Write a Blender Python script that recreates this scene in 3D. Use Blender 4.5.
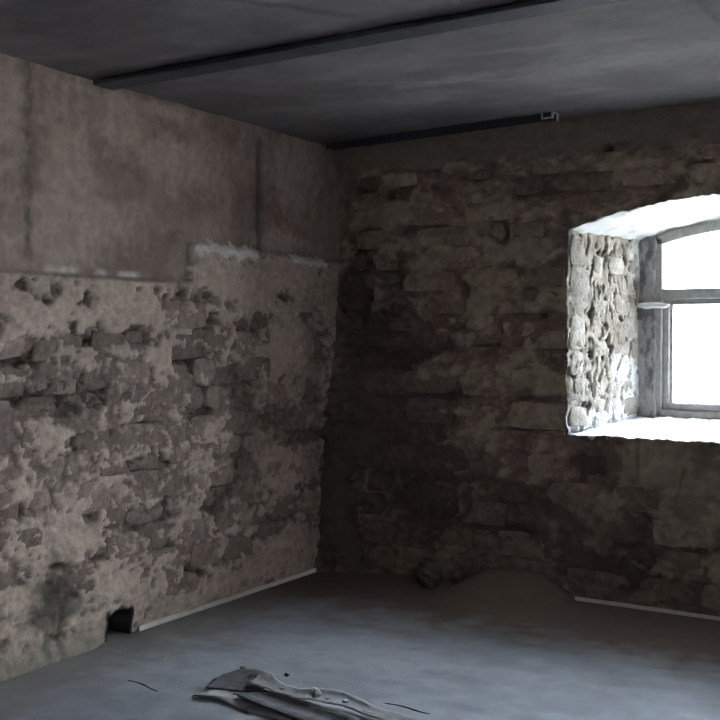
import bpy, bmesh, math, random
import numpy as np
from mathutils import Matrix, Vector

for o in list(bpy.data.objects):
    bpy.data.objects.remove(o, do_unlink=True)
scene = bpy.context.scene
COL = scene.collection
rng = random.Random(7)

# ------------------------------------------------------------------ camera
cam_d = bpy.data.cameras.new('camera')
cam_d.sensor_width = 36.0
cam_d.lens = 52.0                      # 1040 px focal length on a 720 px frame
cam_d.clip_start = 0.05
cam = bpy.data.objects.new('camera', cam_d)
COL.objects.link(cam)
cam.location = (0.0, 0.0, 1.47)
cam.rotation_euler = (math.radians(90.0) - math.atan(22.0 / 1040.0), 0.0, math.radians(32.0))
scene.camera = cam

# ------------------------------------------------------------------ sky light and exposure
world = bpy.data.worlds.new('overcast_sky')
scene.world = world
world.use_nodes = True
bg = world.node_tree.nodes['Background']
bg.inputs['Color'].default_value = (0.78, 0.875, 1.0, 1.0)
# evenly clouded sky: brightness rises from the horizon to the zenith as (1 + 2 sin h) / 3
_n = world.node_tree.nodes; _k = world.node_tree.links
_tc = _n.new('ShaderNodeTexCoord'); _sp = _n.new('ShaderNodeSeparateXYZ')
_mx = _n.new('ShaderNodeMath'); _mx.operation = 'MAXIMUM'; _mx.inputs[1].default_value = 0.0
_ma = _n.new('ShaderNodeMath'); _ma.operation = 'MULTIPLY_ADD'
SKY_ZENITH = 101.0
_ma.inputs[1].default_value = SKY_ZENITH * 2 / 3; _ma.inputs[2].default_value = SKY_ZENITH / 3
_k.new(_tc.outputs['Generated'], _sp.inputs[0]); _k.new(_sp.outputs['Z'], _mx.inputs[0])
_k.new(_mx.outputs[0], _ma.inputs[0]); _k.new(_ma.outputs[0], bg.inputs['Strength'])
vs = scene.view_settings
vs.view_transform = 'Standard'
vs.look = 'None'
vs.exposure = 0.0
vs.gamma = 1.0
vs.use_curve_mapping = False
scene.cycles.use_denoising = True
scene.cycles.max_bounces = 16
scene.cycles.diffuse_bounces = 10
scene.cycles.transparent_max_bounces = 16

# ------------------------------------------------------------------ numbers of the room (metres)
XL, YB, H = -3.70, 5.58, 2.70          # left wall, window wall, ceiling
XR, YF = 3.60, -2.50                   # walls out of view
YO = 6.34                              # outer face of the window wall
CENTRES = [-1.18, 1.55]                # window centre lines; the second, out of frame, is added for fill light
WC = CENTRES[0]
JF, JB = 0.93, 0.72                    # half width of the splayed opening, inside and at the frame
YW = 6.24                              # plane of the window frame
SILL_F, SILL_B, SPRING = 0.925, 1.0, 2.075

def zf(x, c=WC):                       # segmental arch, room side
    return 2.22 - 0.1676 * (x - c) ** 2
def zb(x, c=WC):                       # segmental arch at the frame
    return 2.165 - 0.2296 * (x - c) ** 2

# ------------------------------------------------------------------ noise
def _hash(ix, iy, seed):
    h = (ix.astype(np.int64) * 374761393 + iy.astype(np.int64) * 668265263 + seed * 1442695041) & 0x7fffffff
    h = ((h ^ (h >> 13)) * 1274126177) & 0x7fffffff
    return (h ^ (h >> 16)) & 0x7fffffff
def noise2(x, y, seed=0):
    x = np.asarray(x, float); y = np.asarray(y, float)
    x, y = np.broadcast_arrays(x, y)
    ix = np.floor(x); iy = np.floor(y); fx = x - ix; fy = y - iy
    u = fx * fx * fx * (fx * (fx * 6 - 15) + 10); v = fy * fy * fy * (fy * (fy * 6 - 15) + 10)
    def g(dx, dy):
        a = _hash(ix + dx, iy + dy, seed) * (2 * math.pi / 0x7fffffff)
        return np.cos(a) * (fx - dx) + np.sin(a) * (fy - dy)
    a = g(0, 0) + u * (g(1, 0) - g(0, 0)); b = g(0, 1) + u * (g(1, 1) - g(0, 1))
    return (a + v * (b - a)) * 1.4
def fbm(x, y, seed=0, octs=4, gain=0.5):
    s = 0.0; a = 1.0; f = 1.0
    for k in range(octs):
        s = s + a * noise2(np.asarray(x) * f + 17.3 * k, np.asarray(y) * f - 9.1 * k, seed + k)
        a *= gain; f *= 2.03
    return s
def sst(a, b, x):
    t = np.clip((np.asarray(x, float) - a) / (b - a), 0, 1)
    return t * t * (3 - 2 * t)
def blobs(u, v, lst, seed, warp=0.55):
    w1 = fbm(u * 16, v * 16, seed, 3) * warp; w2 = fbm(u * 16 + 40, v * 16 + 11, seed + 5, 3) * warp
    s = np.zeros(np.shape(u))
    for (a, b, ra, rb) in lst:
        q = ((u - a) / (ra * 1.25) + w1) ** 2 + ((v - b) / (rb * 1.25) + w2) ** 2
        s = np.maximum(s, np.exp(-q * q * 0.7))
    return s
def mix(c0, c1, t):
    t = np.asarray(t)[..., None]
    return np.asarray(c0) * (1 - t) + np.asarray(c1) * t

# ------------------------------------------------------------------ materials (all procedural)
def mat(name, color=None, rough=0.9, attr=None, objcol=False, var=0.25, scale=18.0, bump=0.35, bscale=60.0,
        metallic=0.0, spec=0.2, flake=0.0):
    m = bpy.data.materials.new(name); m.use_nodes = True
    nt = m.node_tree; N = nt.nodes; K = nt.links
    b = N['Principled BSDF']
    b.inputs['Roughness'].default_value = rough; b.inputs['Metallic'].default_value = metallic
    b.inputs['Specular IOR Level'].default_value = spec
    tc = N.new('ShaderNodeTexCoord')
    geo = N.new('ShaderNodeNewGeometry')
    n1 = N.new('ShaderNodeTexNoise'); n1.inputs['Scale'].default_value = scale
    n1.inputs['Detail'].default_value = 6.0; n1.inputs['Roughness'].default_value = 0.62
    K.new(geo.outputs['Position'], n1.inputs['Vector'])
    mr = N.new('ShaderNodeMapRange')
    mr.inputs['From Min'].default_value = 0.3; mr.inputs['From Max'].default_value = 0.7
    mr.inputs['To Min'].default_value = 1.0 - var; mr.inputs['To Max'].default_value = 1.0 + var
    K.new(n1.outputs['Fac'], mr.inputs['Value'])
    vm = N.new('ShaderNodeVectorMath'); vm.operation = 'SCALE'
    if attr:
        a = N.new('ShaderNodeAttribute'); a.attribute_name = attr
        K.new(a.outputs['Color'], vm.inputs[0])
    elif objcol:
        a = N.new('ShaderNodeObjectInfo'); K.new(a.outputs['Color'], vm.inputs[0])
    else:
        vm.inputs[0].default_value = color
    fac = mr.outputs['Result']
    if flake:                              # small chips knocked out of the skin
        n3 = N.new('ShaderNodeTexNoise'); n3.inputs['Scale'].default_value = 13.0
        n3.inputs['Detail'].default_value = 8.0; n3.inputs['Roughness'].default_value = 0.7
        K.new(geo.outputs['Position'], n3.inputs['Vector'])
        m3 = N.new('ShaderNodeMapRange'); m3.inputs['From Min'].default_value = 0.53; m3.inputs['From Max'].default_value = 0.58
        m3.inputs['To Min'].default_value = 1.0; m3.inputs['To Max'].default_value = 1.0 - flake
        K.new(n3.outputs['Fac'], m3.inputs['Value'])
        mm = N.new('ShaderNodeMath'); mm.operation = 'MULTIPLY'
        K.new(fac, mm.inputs[0]); K.new(m3.outputs['Result'], mm.inputs[1]); fac = mm.outputs[0]
    K.new(fac, vm.inputs['Scale'])
    K.new(vm.outputs[0], b.inputs['Base Color'])
    if bump:
        n2 = N.new('ShaderNodeTexNoise'); n2.inputs['Scale'].default_value = bscale
        n2.inputs['Detail'].default_value = 5.0
        K.new(geo.outputs['Position'], n2.inputs['Vector'])
        bp = N.new('ShaderNodeBump'); bp.inputs['Strength'].default_value = bump
        bp.inputs['Distance'].default_value = 0.008
        K.new(n2.outputs['Fac'], bp.inputs['Height']); K.new(bp.outputs['Normal'], b.inputs['Normal'])
    return m
M = {
    'wall': mat('old_plaster_and_masonry', attr='tint', var=0.22, scale=26, bump=0.5, bscale=45, flake=0.22),
    'stone': mat('rubble_stone', objcol=True, var=0.32, scale=22, bump=0.7, bscale=40, flake=0.22),
    'floor': mat('dusty_screed', attr='tint', var=0.08, scale=9, bump=0.25, bscale=70, rough=0.75, spec=0.25),
    'ceiling': mat('stained_concrete', attr='tint', var=0.10, scale=7, bump=0.2, bscale=50),
    'white': mat('white_plaster', (0.80, 0.80, 0.80), var=0.05, scale=12, bump=0.4, bscale=30),
    'steel': mat('dull_painted_steel', (0.060, 0.060, 0.068), var=0.2, scale=14, bump=0.25, bscale=60, rough=0.6, spec=0.3),
    'bright_steel': mat('bare_steel_edge', (0.80, 0.79, 0.77), var=0.15, scale=30, bump=0.1, rough=0.5),
    'old_wood': mat('weathered_paint_wood', (0.30, 0.285, 0.27), var=0.25, scale=25, bump=0.3, bscale=60, rough=0.7),
    'strip': mat('pale_batten', (0.86, 0.80, 0.74), var=0.12, scale=20, bump=0.2, rough=0.7),
    'dirt': mat('brown_dirt', (0.25, 0.188, 0.152), var=0.12, scale=12, bump=0.4, bscale=50),
    'rock': mat('dark_rock', (0.12, 0.11, 0.095), var=0.35, scale=25, bump=0.6, bscale=40),
    'felt': mat('dark_grey_felt', (0.15, 0.15, 0.155), var=0.3, scale=25, bump=0.4, bscale=60, rough=0.8),
    'lino': mat('dusty_grey_linoleum', (0.42, 0.42, 0.43), var=0.2, scale=18, bump=0.3, bscale=50, rough=0.8),
    'chip': mat('pale_plaster_chip', (0.88, 0.87, 0.85), var=0.15, scale=30, bump=0.4),
    'twig': mat('dark_splinter', (0.07, 0.06, 0.055), var=0.3, scale=40, bump=0.3),
    'side': mat('pale_old_plaster', (0.44, 0.40, 0.36), var=0.2, scale=3, bump=0.3),
    'ground': mat('pale_gravel', (0.32, 0.30, 0.27), var=0.2, scale=4, bump=0.3),
}
def glass_mat():
    m = bpy.data.materials.new('window_glass'); m.use_nodes = True
    nt = m.node_tree; N = nt.nodes; K = nt.links
    for n in list(N): N.remove(n)
    out = N.new('ShaderNodeOutputMaterial'); mx = N.new('ShaderNodeMixShader')
    tr = N.new('ShaderNodeBsdfTransparent'); gl = N.new('ShaderNodeBsdfGlossy')
    tr.inputs['Color'].default_value = (0.95, 0.97, 0.97, 1)
    gl.inputs['Roughness'].default_value = 0.03
    # reflectance of a thin pane, the same from both sides: 4 % head on, rising at grazing angles
    lw = N.new('ShaderNodeLayerWeight'); lw.inputs['Blend'].default_value = 0.5
    pw = N.new('ShaderNodeMath'); pw.operation = 'POWER'; pw.inputs[1].default_value = 5.0
    ad = N.new('ShaderNodeMath'); ad.operation = 'MULTIPLY_ADD'; ad.inputs[1].default_value = 0.9; ad.inputs[2].default_value = 0.04
    K.new(lw.outputs['Facing'], pw.inputs[0]); K.new(pw.outputs[0], ad.inputs[0]); K.new(ad.outputs[0], mx.inputs[0]); K.new(tr.outputs[0], mx.inputs[1]); K.new(gl.outputs[0], mx.inputs[2])
    K.new(mx.outputs[0], out.inputs['Surface'])
    return m
M['glass'] = glass_mat()

# ------------------------------------------------------------------ helpers
def link(name, verts, faces, m, parent=None, tint=None, smooth=False):
    me = bpy.data.meshes.new(name)
    me.from_pydata([tuple(map(float, v)) for v in verts], [], faces)
    if tint is not None:
        a = me.color_attributes.new('tint', 'FLOAT_COLOR', 'POINT')
        buf = np.ones((len(verts), 4), np.float32); buf[:, :3] = np.clip(tint, 0.004, 0.95)
        a.data.foreach_set('color', buf.ravel())
    if m: me.materials.append(m)
    if smooth: me.polygons.foreach_set('use_smooth', [True] * len(me.polygons))
    me.update()
    o = bpy.data.objects.new(name, me); COL.objects.link(o)
    if parent: o.parent = parent
    return o
def from_bm(name, bm, m, parent=None, smooth=False):
    me = bpy.data.meshes.new(name); bm.normal_update(); bm.to_mesh(me); bm.free()
    if m: me.materials.append(m)
    if smooth: me.polygons.foreach_set('use_smooth', [True] * len(me.polygons))
    o = bpy.data.objects.new(name, me); COL.objects.link(o)
    if parent: o.parent = parent
    return o
def tag(o, label, cat, group=None, kind=None):
    o['label'] = label; o['category'] = cat
    if group: o['group'] = group
    if kind: o['kind'] = kind
    return o
def struct(o):
    o['kind'] = 'structure'; return o
def box(bm, x0, x1, y0, y1, z0, z1, bevel=0.0):
    r = bmesh.ops.create_cube(bm, size=1.0)
    bmesh.ops.scale(bm, vec=(x1 - x0, y1 - y0, z1 - z0), verts=r['verts'])
    bmesh.ops.translate(bm, vec=((x0 + x1) / 2, (y0 + y1) / 2, (z0 + z1) / 2), verts=r['verts'])
    if bevel:
        es = list({e for v in r['verts'] for e in v.link_edges})
        bmesh.ops.bevel(bm, geom=es, offset=bevel, segments=1, affect='EDGES')
def empty(name, loc=(0, 0, 0)):
    o = bpy.data.objects.new(name, None); COL.objects.link(o); o.location = loc; o.empty_display_size = 0.1
    return o
def grid_slab(name, P, C, m, off, parent=None, smooth=True):
    """P: (nu, nv, 3) face grid wound so that the normals look into the room; a coarse back face lies off behind it."""
    nu, nv = P.shape[:2]
    verts = P.reshape(-1, 3); idx = np.arange(nu * nv).reshape(nu, nv)
    a = idx[:-1, :-1].ravel(); b = idx[1:, :-1].ravel(); c = idx[1:, 1:].ravel(); d = idx[:-1, 1:].ravel()
    faces = np.stack([a, b, c, d], 1).tolist()
    ring = list(idx[:, 0]) + list(idx[-1, 1:]) + list(idx[-2::-1, -1]) + list(idx[0, -2:0:-1])
    n0 = len(verts); off = np.asarray(off, float)
    back = verts[ring] + off
    for k in range(len(ring)):
        j = (k + 1) % len(ring)
        faces.append([int(ring[j]), int(ring[k]), n0 + k, n0 + j])
    faces.append(list(range(n0 + len(ring) - 1, n0 - 1, -1)))
    V = np.concatenate([verts, back]); Cc = np.concatenate([C.reshape(-1, 3), C.reshape(-1, 3)[ring]])
    return link(name, V, faces, m, parent, Cc, smooth)

# stone meshes shared by all masonry pieces: local x, y = face, z = out of the wall
def stone_mesh(k):
    r = random.Random(100 + k); n = 10
    V = []; Fc = []
    base = [(-1, -1), (-0.3, -1), (0.35, -1), (1, -1), (1, 0.05), (1, 1), (0.3, 1), (-0.35, 1), (-1, 1), (-1, -0.05)]
    pts = []
    for bx, by in base:                      # a squarish block with knocked corners
        f = r.uniform(0.74, 0.95) if abs(bx * by) > 0.9 else r.uniform(0.86, 1.02)
        pts.append((0.5 * (bx * f + r.uniform(-.05, .05)), 0.5 * (by * f + r.uniform(-.06, .06))))
    for sc, z in ((1.02, -1.0), (1.0, -0.14), (0.93, 0.0)):
        for i in range(n):
            V.append((sc * pts[i][0], sc * pts[i][1],
                      z + (r.uniform(-0.08, 0.08) if z > -0.9 else 0)))
    V.append((r.uniform(-.1, .1), r.uniform(-.1, .1), r.uniform(-0.04, 0.08)))
    for t in range(2):
        for i in range(n):
            j = (i + 1) % n
            Fc.append((t * n + i, t * n + j, (t + 1) * n + j, (t + 1) * n + i))
    for i in range(n):
        Fc.append((2 * n + i, 2 * n + (i + 1) % n, 3 * n))
    me = bpy.data.meshes.new('stone'); me.from_pydata(V, [], Fc); me.materials.append(M['stone'])
    me.polygons.foreach_set('use_smooth', [True] * len(me.polygons)); me.update()
    return me
STONES = [stone_mesh(k) for k in range(14)]
def put_stone(parent, pos, U, W, w, h, depth, color, name='stone', roll=0.0):
    U = Vector(U); W = Vector(W); Nn = U.cross(W)
    R = Matrix((U, W, Nn)).transposed() @ Matrix.Rotation(roll, 3, 'Z') \
        @ Matrix.Rotation(rng.uniform(-.07, .07), 3, 'X') @ Matrix.Rotation(rng.uniform(-.06, .06), 3, 'Y')
    o = bpy.data.objects.new(name, rng.choice(STONES)); COL.objects.link(o)
    o.rotation_euler = R.to_euler(); o.location = pos; o.scale = (w, h, depth)
    o.color = (float(color[0]), float(color[1]), float(color[2]), 1.0)
    o.parent = parent
    return o

# marks on the two walls: (along wall, height, half width, half height) in metres
L_DARK = [
    (3.1,1.7,0.027,0.022), (3.29,1.69,0.029,0.023), (3.24,1.64,0.023,0.018), (3.49,1.64,0.05,0.029),
    (3.96,1.71,0.03,0.02), (3.81,1.71,0.014,0.01), (4.02,1.66,0.046,0.031), (4.12,1.68,0.039,0.042),
    (3.39,1.53,0.024,0.023), (3.26,1.43,0.035,0.023), (3.49,1.46,0.155,0.024), (3.81,1.48,0.064,0.04),
    (3.17,1.38,0.028,0.045), (3.03,1.37,0.081,0.043), (3.15,1.19,0.138,0.036), (3.45,1.28,0.063,0.028),
    (3.55,1.24,0.052,0.028), (3.32,1.12,0.047,0.018), (3.87,1.04,0.102,0.01), (3.97,1.1,0.037,0.021),
    (3.43,0.98,0.056,0.033), (3.63,1.01,0.04,0.02), (4.14,1.69,0.039,0.063), (4.3,1.7,0.066,0.037),
    (4.41,1.67,0.034,0.022), (4.39,1.6,0.042,0.016), (4.55,1.65,0.044,0.027), (4.34,1.55,0.118,0.032),
    (4.83,1.57,0.107,0.047), (5.07,1.72,0.062,0.03), (5.28,1.61,0.054,0.031), (5.41,1.39,0.056,0.075),
    (4.21,1.35,0.13,0.053), (4.59,1.25,0.137,0.056), (4.35,1.19,0.067,0.032), (4.66,1.06,0.082,0.103),
    (4.94,1,0.13,0.053), (4.29,1.07,0.099,0.049), (5.35,1.1,0.067,0.063), (5.22,0.86,0.242,0.037),
    (3.3,0.88,0.03,0.023), (3.2,0.74,0.04,0.032), (3.91,0.82,0.141,0.046), (3.87,0.78,0.057,0.031),
    (3.83,0.55,0.175,0.045), (4,0.56,0.053,0.052), (3.5,0.61,0.038,0.038), (3.09,0.7,0.083,0.023),
    (3.54,0.42,0.045,0.014), (3.29,0.42,0.048,0.014), (4.64,0.81,0.073,0.125), (4.5,0.65,0.106,0.056),
    (4.39,0.56,0.085,0.044), (4.87,0.33,0.118,0.023), (4.26,0.44,0.033,0.027), (4.22,0.22,0.065,0.048),
    (4.97,0.4,0.142,0.03), (3.32,1.19,0.248,0.055), (4.73,1.52,0.132,0.057), (3.98,0.4,0.075,0.026),
    (3.66,0.48,0.061,0.015)]
L_LIGHT = [
    (4.15,1.33,0.039,0.016), (4.18,1.03,0.024,0.026), (4.35,0.97,0.059,0.032), (4.49,0.89,0.061,0.034),
    (3.63,0.81,0.04,0.025), (3.12,0.8,0.067,0.036), (3.44,0.68,0.082,0.028), (3.35,0.45,0.111,0.028),
    (3.57,0.36,0.052,0.029), (3,0.56,0.032,0.017), (4.73,0.48,0.066,0.035), (4.71,0.36,0.047,0.017),
    (4.97,0.24,0.08,0.024), (4.77,0.11,0.134,0.018), (4.49,0.12,0.106,0.017), (5.17,0.62,0.085,0.074),
    (4.94,0.63,0.06,0.036), (4.83,0.76,0.057,0.035), (3.47,1.14,0.057,0.019), (3.58,1.18,0.032,0.015),
    (3.74,1.11,0.034,0.059), (3.77,1.66,0.327,0.099), (4.55,1.74,0.255,0.123), (4.97,1.43,0.288,0.148),
    (3.32,1.58,0.184,0.065), (3.31,0.56,0.314,0.065), (3.08,0.31,0.123,0.045), (3.66,0.26,0.123,0.044),
    (3.98,1.36,0.075,0.082), (3.23,1.01,0.148,0.036), (5.12,1.82,0.19,0.085)]
B_DARK = [
    (-3.45,2.42,0.074,0.037), (-2.94,2.47,0.034,0.036), (-3.2,2.36,0.07,0.025), (-2.92,2.17,0.068,0.03),
    (-3.06,2.14,0.097,0.03), (-3.49,2.1,0.096,0.038), (-3.23,1.86,0.092,0.062), (-2.43,1.86,0.049,0.04),
    (-2.33,1.73,0.043,0.045), (-2.6,1.44,0.07,0.03), (-2.52,1.53,0.019,0.041), (-2.75,1.75,0.027,0.047),
    (-2.28,2.33,0.156,0.057), (-3.34,1.46,0.214,0.157), (-3.19,0.84,0.245,0.248), (-2.4,0.94,0.111,0.017),
    (-2.24,1.12,0.156,0.017), (-2.65,1.1,0.09,0.018), (-2.15,0.94,0.13,0.017), (-2.4,0.53,0.148,0.059),
    (-1.92,0.77,0.113,0.122), (-1.69,0.37,0.12,0.142), (-1.95,0.23,0.114,0.045), (-1.5,0.33,0.136,0.048),
    (-2.65,2.43,0.077,0.023), (-2.25,2.41,0.072,0.023), (-3.52,1.77,0.104,0.19), (-3.45,1.08,0.104,0.285),
    (-3.6,0.56,0.136,0.385), (-2.98,0.48,0.203,0.184), (-2.78,1.52,0.066,0.024), (-2.99,1.43,0.123,0.061),
    (-2.65,0.69,0.091,0.083), (-1.8,0.17,0.219,0.044), (-2.25,1.84,0.131,0.012), (-2.28,1.6,0.15,0.011),
    (-2.15,1.4,0.118,0.011), (-2.85,1.16,0.08,0.048), (-2.49,2.1,0.075,0.046), (-3.05,1.15,0.11,0.061),
    (-2.52,0.35,0.188,0.035), (-3.56,0.18,0.15,0.161), (-1.39,2.38,0.061,0.026), (-1.98,2.29,0.068,0.027)]
B_LIGHT = [
    (-3.12,1.92,0.152,0.043), (-2.97,2.57,0.01,0.066), (-2.92,2.48,0.047,0.024), (-3.02,1.58,0.055,0.031),
    (-2.96,1.66,0.02,0.031), (-3.3,1.18,0.029,0.038), (-2.92,1.02,0.041,0.018), (-2.88,0.82,0.047,0.055),
    (-3.43,0.89,0.059,0.38), (-2.31,1.74,0.133,0.091), (-2.59,1.94,0.058,0.017), (-2.65,1.69,0.091,0.053),
    (-1.81,2.36,0.027,0.022), (-1.89,0.42,0.062,0.028), (-2.65,1.46,0.09,0.047), (-2.24,1.2,0.12,0.057),
    (-2.21,1.03,0.119,0.045), (-3.06,2.04,0.083,0.037), (-2.37,1.98,0.152,0.068), (-2.16,1.68,0.071,0.067),
    (-3.23,2.23,0.127,0.062), (-3.41,2.24,0.088,0.05), (-2.62,2.13,0.089,0.058), (-2.71,0.36,0.104,0.06),
    (-2.15,0.41,0.059,0.034), (-3.34,1.99,0.087,0.05), (-1.64,0.81,0.097,0.109), (-1.38,0.62,0.102,0.132),
    (-1.59,0.6,0.107,0.108), (-1.78,0.83,0.066,0.087), (-1.43,0.82,0.103,0.085), (-1.69,0.18,0.066,0.022),
    (-3.41,2.55,0.102,0.038), (-2.49,2.27,0.112,0.041), (-2.04,2.63,0.171,0.045)]

# ================================================================== LEFT WALL
def axis(parts):
    out = []
    for a, b, st in parts:
        n = max(1, int(round((b - a) / st))); out += list(np.linspace(a, b, n, endpoint=False))
    out.append(parts[-1][1]); return np.array(out)

PLASTER_L = np.array((0.520, 0.400, 0.325)); BARE_L = np.array((0.270, 0.202, 0.166)); DARK = np.array((0.060, 0.047, 0.043))
def left_field(y, z):
    jag = 0.010 * noise2(y * 9, y * 0, 3) + 0.014 * noise2(y * 31, y * 0, 4)
    stepped = sst(4.195, 4.235, y + 0.02 * noise2(z * 30, z * 0, 8))
    zedge = 1.762 + 0.35 * jag + stepped * (0.215 + 1.3 * jag - 0.02 * sst(4.3, 5.5, y))
    up = sst(-0.006, 0.006, z - zedge)
    dk = blobs(y, z, L_DARK, 21); lt = blobs(y, z, L_LIGHT, 33)
    n1 = fbm(y * 4.5, z * 6.5, 1, 4, 0.55); n2 = fbm(y * 15, z * 19, 2, 4, 0.6); n3 = fbm(y * 2.1, z * 2.4, 5, 3); n5 = fbm(y * 34, z * 40, 9, 3, 0.6)
    bias = 0.12 + 0.35 * sst(1.42, 1.62, z) - 0.30 * np.exp(-((z - 1.12) / 0.30) ** 2) * sst(4.9, 4.3, y) \
        + 0.30 * sst(0.45, 0.15, z) + 0.10 * sst(4.5, 5.0, y)
    q = 0.65 * n1 + 0.65 * n2 + 0.22 * n5 + bias + 0.7 * lt - 0.95 * dk
    P = sst(-0.10, 0.10, q)                               # 1 = plaster skin still on
    P2 = sst(0.10, 0.22, 0.6 * fbm(y * 9 + 7, z * 11, 12, 4, 0.6) + 0.25 * lt)   # second, lighter lime layer
    hole = sst(0.35, 0.65, dk * (0.75 + 0.9 * np.clip(n2, -0.5, 0.6)))
    d_low = 0.002 + 0.011 * P + 0.004 * P2 + 0.016 * n3 + 0.006 * n2 + 0.003 * n5 - 0.032 * hole
    c_low = mix(BARE_L, PLASTER_L, P) * (1 + 0.10 * n3 + 0.22 * n2 + 0.22 * n5)[..., None]
    c_low = mix(c_low, PLASTER_L * 1.18, 0.35 * P2 * P)
    c_low = mix(c_low, DARK, 0.8 * hole)
    c_low = mix(c_low, PLASTER_L * 1.45, 0.30 * lt * P)
    # rust stain and drips, then a brown stain painting in shade by the corner
    stain = blobs(y, z, [(3.28, 0.30, 0.10, 0.10), (3.25, 0.22, 0.12, 0.05)], 51, 0.4)
    drip = blobs(y, z, [(3.21, 0.07, 0.018, 0.11), (3.29, 0.10, 0.018, 0.13)], 52, 0.3)
    c_low = mix(c_low, (0.095, 0.084, 0.068), 0.92 * np.maximum(stain, 0.85 * drip))
    warm_shade = blobs(y, z, [(4.68, 0.9, 0.10, 0.42), (5.34, 0.9, 0.10, 0.55), (5.1, 0.95, 0.3, 0.08)], 57, 0.5)
    c_low = mix(c_low, (0.20, 0.145, 0.12), 0.55 * warm_shade)
    olive = sst(0.16, 0.02, z) * sst(3.8, 3.5, y)
    c_low = mix(c_low, (0.27, 0.25, 0.20), 0.65 * olive)
    # upper skim coat over concrete blocks
    lap = fbm(y * 1.7, z * 2.2, 61, 4, 0.5)
    c_up = mix((0.290, 0.212, 0.174), (0.385, 0.288, 0.238), sst(-0.25, 0.35, lap))
    pale = blobs(y, z, [(3.42, 2.03, 0.30, 0.11), (3.25, 1.88, 0.25, 0.08), (3.75, 2.50, 0.16, 0.10), (4.15, 2.38, 0.2, 0.10),
                        (5.2, 2.45, 0.18, 0.2), (5.05, 2.05, 0.2, 0.05), (2.95, 2.45, 0.18, 0.22), (3.70, 2.62, 0.12, 0.04), (4.0, 2.64, 0.2, 0.025), (3.4, 2.3, 0.12, 0.3)], 63, 0.5)
    c_up = mix(c_up, (0.53, 0.405, 0.345), 0.85 * pale)
    c_up = c_up * (1 + 0.07 * fbm(y * 20, z * 5, 64, 3))[..., None]
    s1 = np.exp(-(((y - 3.165 - 0.02 * noise2(z * 5, z * 0, 66)) / (0.030 + 0.02 * noise2(z * 9, z * 0, 67))) ** 2)) * sst(1.78, 1.84, z)
    s2 = np.exp(-(((y - 4.853) / 0.032) ** 2)) * sst(1.80, 1.98, z) * sst(2.68, 2.60, z)
    c_up = mix(c_up, (0.16, 0.132, 0.118), np.clip(0.9 * s1 * (0.8 + 0.6 * noise2(y * 30, z * 22, 68)), 0, 1))
    c_up = mix(c_up, (0.13, 0.108, 0.098), 0.8 * s2)
    d_up = -0.018 + 0.003 * lap + 0.002 * n2 - 0.012 * s2 + 0.012 * s1 * noise2(y * 40, z * 25, 69)
    d = d_low * (1 - up) + d_up * up
    c = mix(c_low, c_up, up)
    # broken white lime edge along the step
    wh = np.exp(-((z - zedge + 0.018) / 0.040) ** 2) * sst(4.19, 4.22, y) * sst(4.83, 4.76, y)
    wh = np.maximum(wh, np.exp(-((z - zedge + 0.010) / 0.030) ** 2) * sst(5.10, 5.13, y) * sst(5.52, 5.48, y))
    wh = sst(0.35, 0.60, wh + 0.35 * fbm(y * 20, z * 16, 71, 3)) * sst(0.05, 0.2, wh)
    wl = np.exp(-((z - 1.785) / 0.014) ** 2) * sst(3.2, 3.3, y) * sst(3.98, 3.8, y) * sst(-0.3, 0.25, noise2(y * 7, y * 0, 72))  # light caught on the ledge top, painted as a pale line
    lintel = np.exp(-((z - 1.755) / 0.008) ** 2) * sst(4.15, 4.1, y)
    c = mix(c, (0.06, 0.055, 0.052), 0.5 * lintel)
    c = mix(c, (0.90, 0.84, 0.79), np.clip(0.95 * wh + 0.75 * wl, 0, 1))
    d = d + 0.012 * wh
    # hole in the foot of the wall, coving beside it, flat landing for the batten
    ho = sst(0.075, 0.055, np.abs(y - 3.675) + 0.012 * noise2(z * 40, z * 0, 81)) * sst(0.135, 0.115, z + 0.02 * noise2(y * 35, y * 0, 82))
    d = d * (0.25 + 0.75 * sst(0.02, 0.12, z)) + 0.05 * sst(0.14, 0.0, z) ** 2 * sst(3.60, 3.45, y)
    hc = sst(0.098, 0.088, np.abs(y - 3.675) + 0.012 * noise2(z * 40, z * 0, 81)) * sst(0.150, 0.138, z + 0.02 * noise2(y * 35, y * 0, 82))
    d = d - 0.34 * ho
    c = mix(c, (0.03, 0.027, 0.025), hc)  # hole and rim blackened to paint the shade inside
    return d, c, P * (1 - up) + up

ys = axis([(YF - 0.2, 2.3, 0.3), (2.3, 5.85, 0.0125)])
zs = axis([(-0.02, H + 0.02, 0.0125)])
Yg, Zg = np.meshgrid(ys, zs, indexing='ij')
d, c, _ = left_field(Yg, Zg)
Pg = np.stack([XL + d, Yg, Zg], -1)
wall_left = struct(grid_slab('wall_left', Pg, c, M['wall'], (-0.45, 0, 0)))

zc = 0.10; k = 0
while zc < 1.66:
    h = rng.uniform(0.10, 0.165)
    y = 2.42 + rng.uniform(0, 0.2)
    while y < 5.42:
        w = rng.uniform(0.15, 0.36)
        yc, zz = y + w / 2, zc + h / 2 + rng.uniform(-0.015, 0.015)
        yy = np.array([yc - w * .3, yc, yc + w * .3, yc, yc]); z5 = np.array([zz, zz, zz, zz - h * .3, zz + h * .3])
        dd, cc, PP = left_field(yy, z5)
        if PP.mean() < 0.86 and zz < 1.68:
            col = (BARE_L * rng.uniform(0.75, 1.35) + np.array((0.02, 0.012, 0.006)) * rng.uniform(-0.5, 0.8))
            put_stone(wall_left, (XL + float(np.median(dd)) - 0.001 + rng.uniform(-0.004, 0.006), yc, zz), (0, 1, 0), (0, 0, 1),
                      w * 0.97, h * 0.95, 0.05, col, roll=rng.uniform(-.06, .06))
        y += w + 0.012
    zc += h + 0.008

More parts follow.
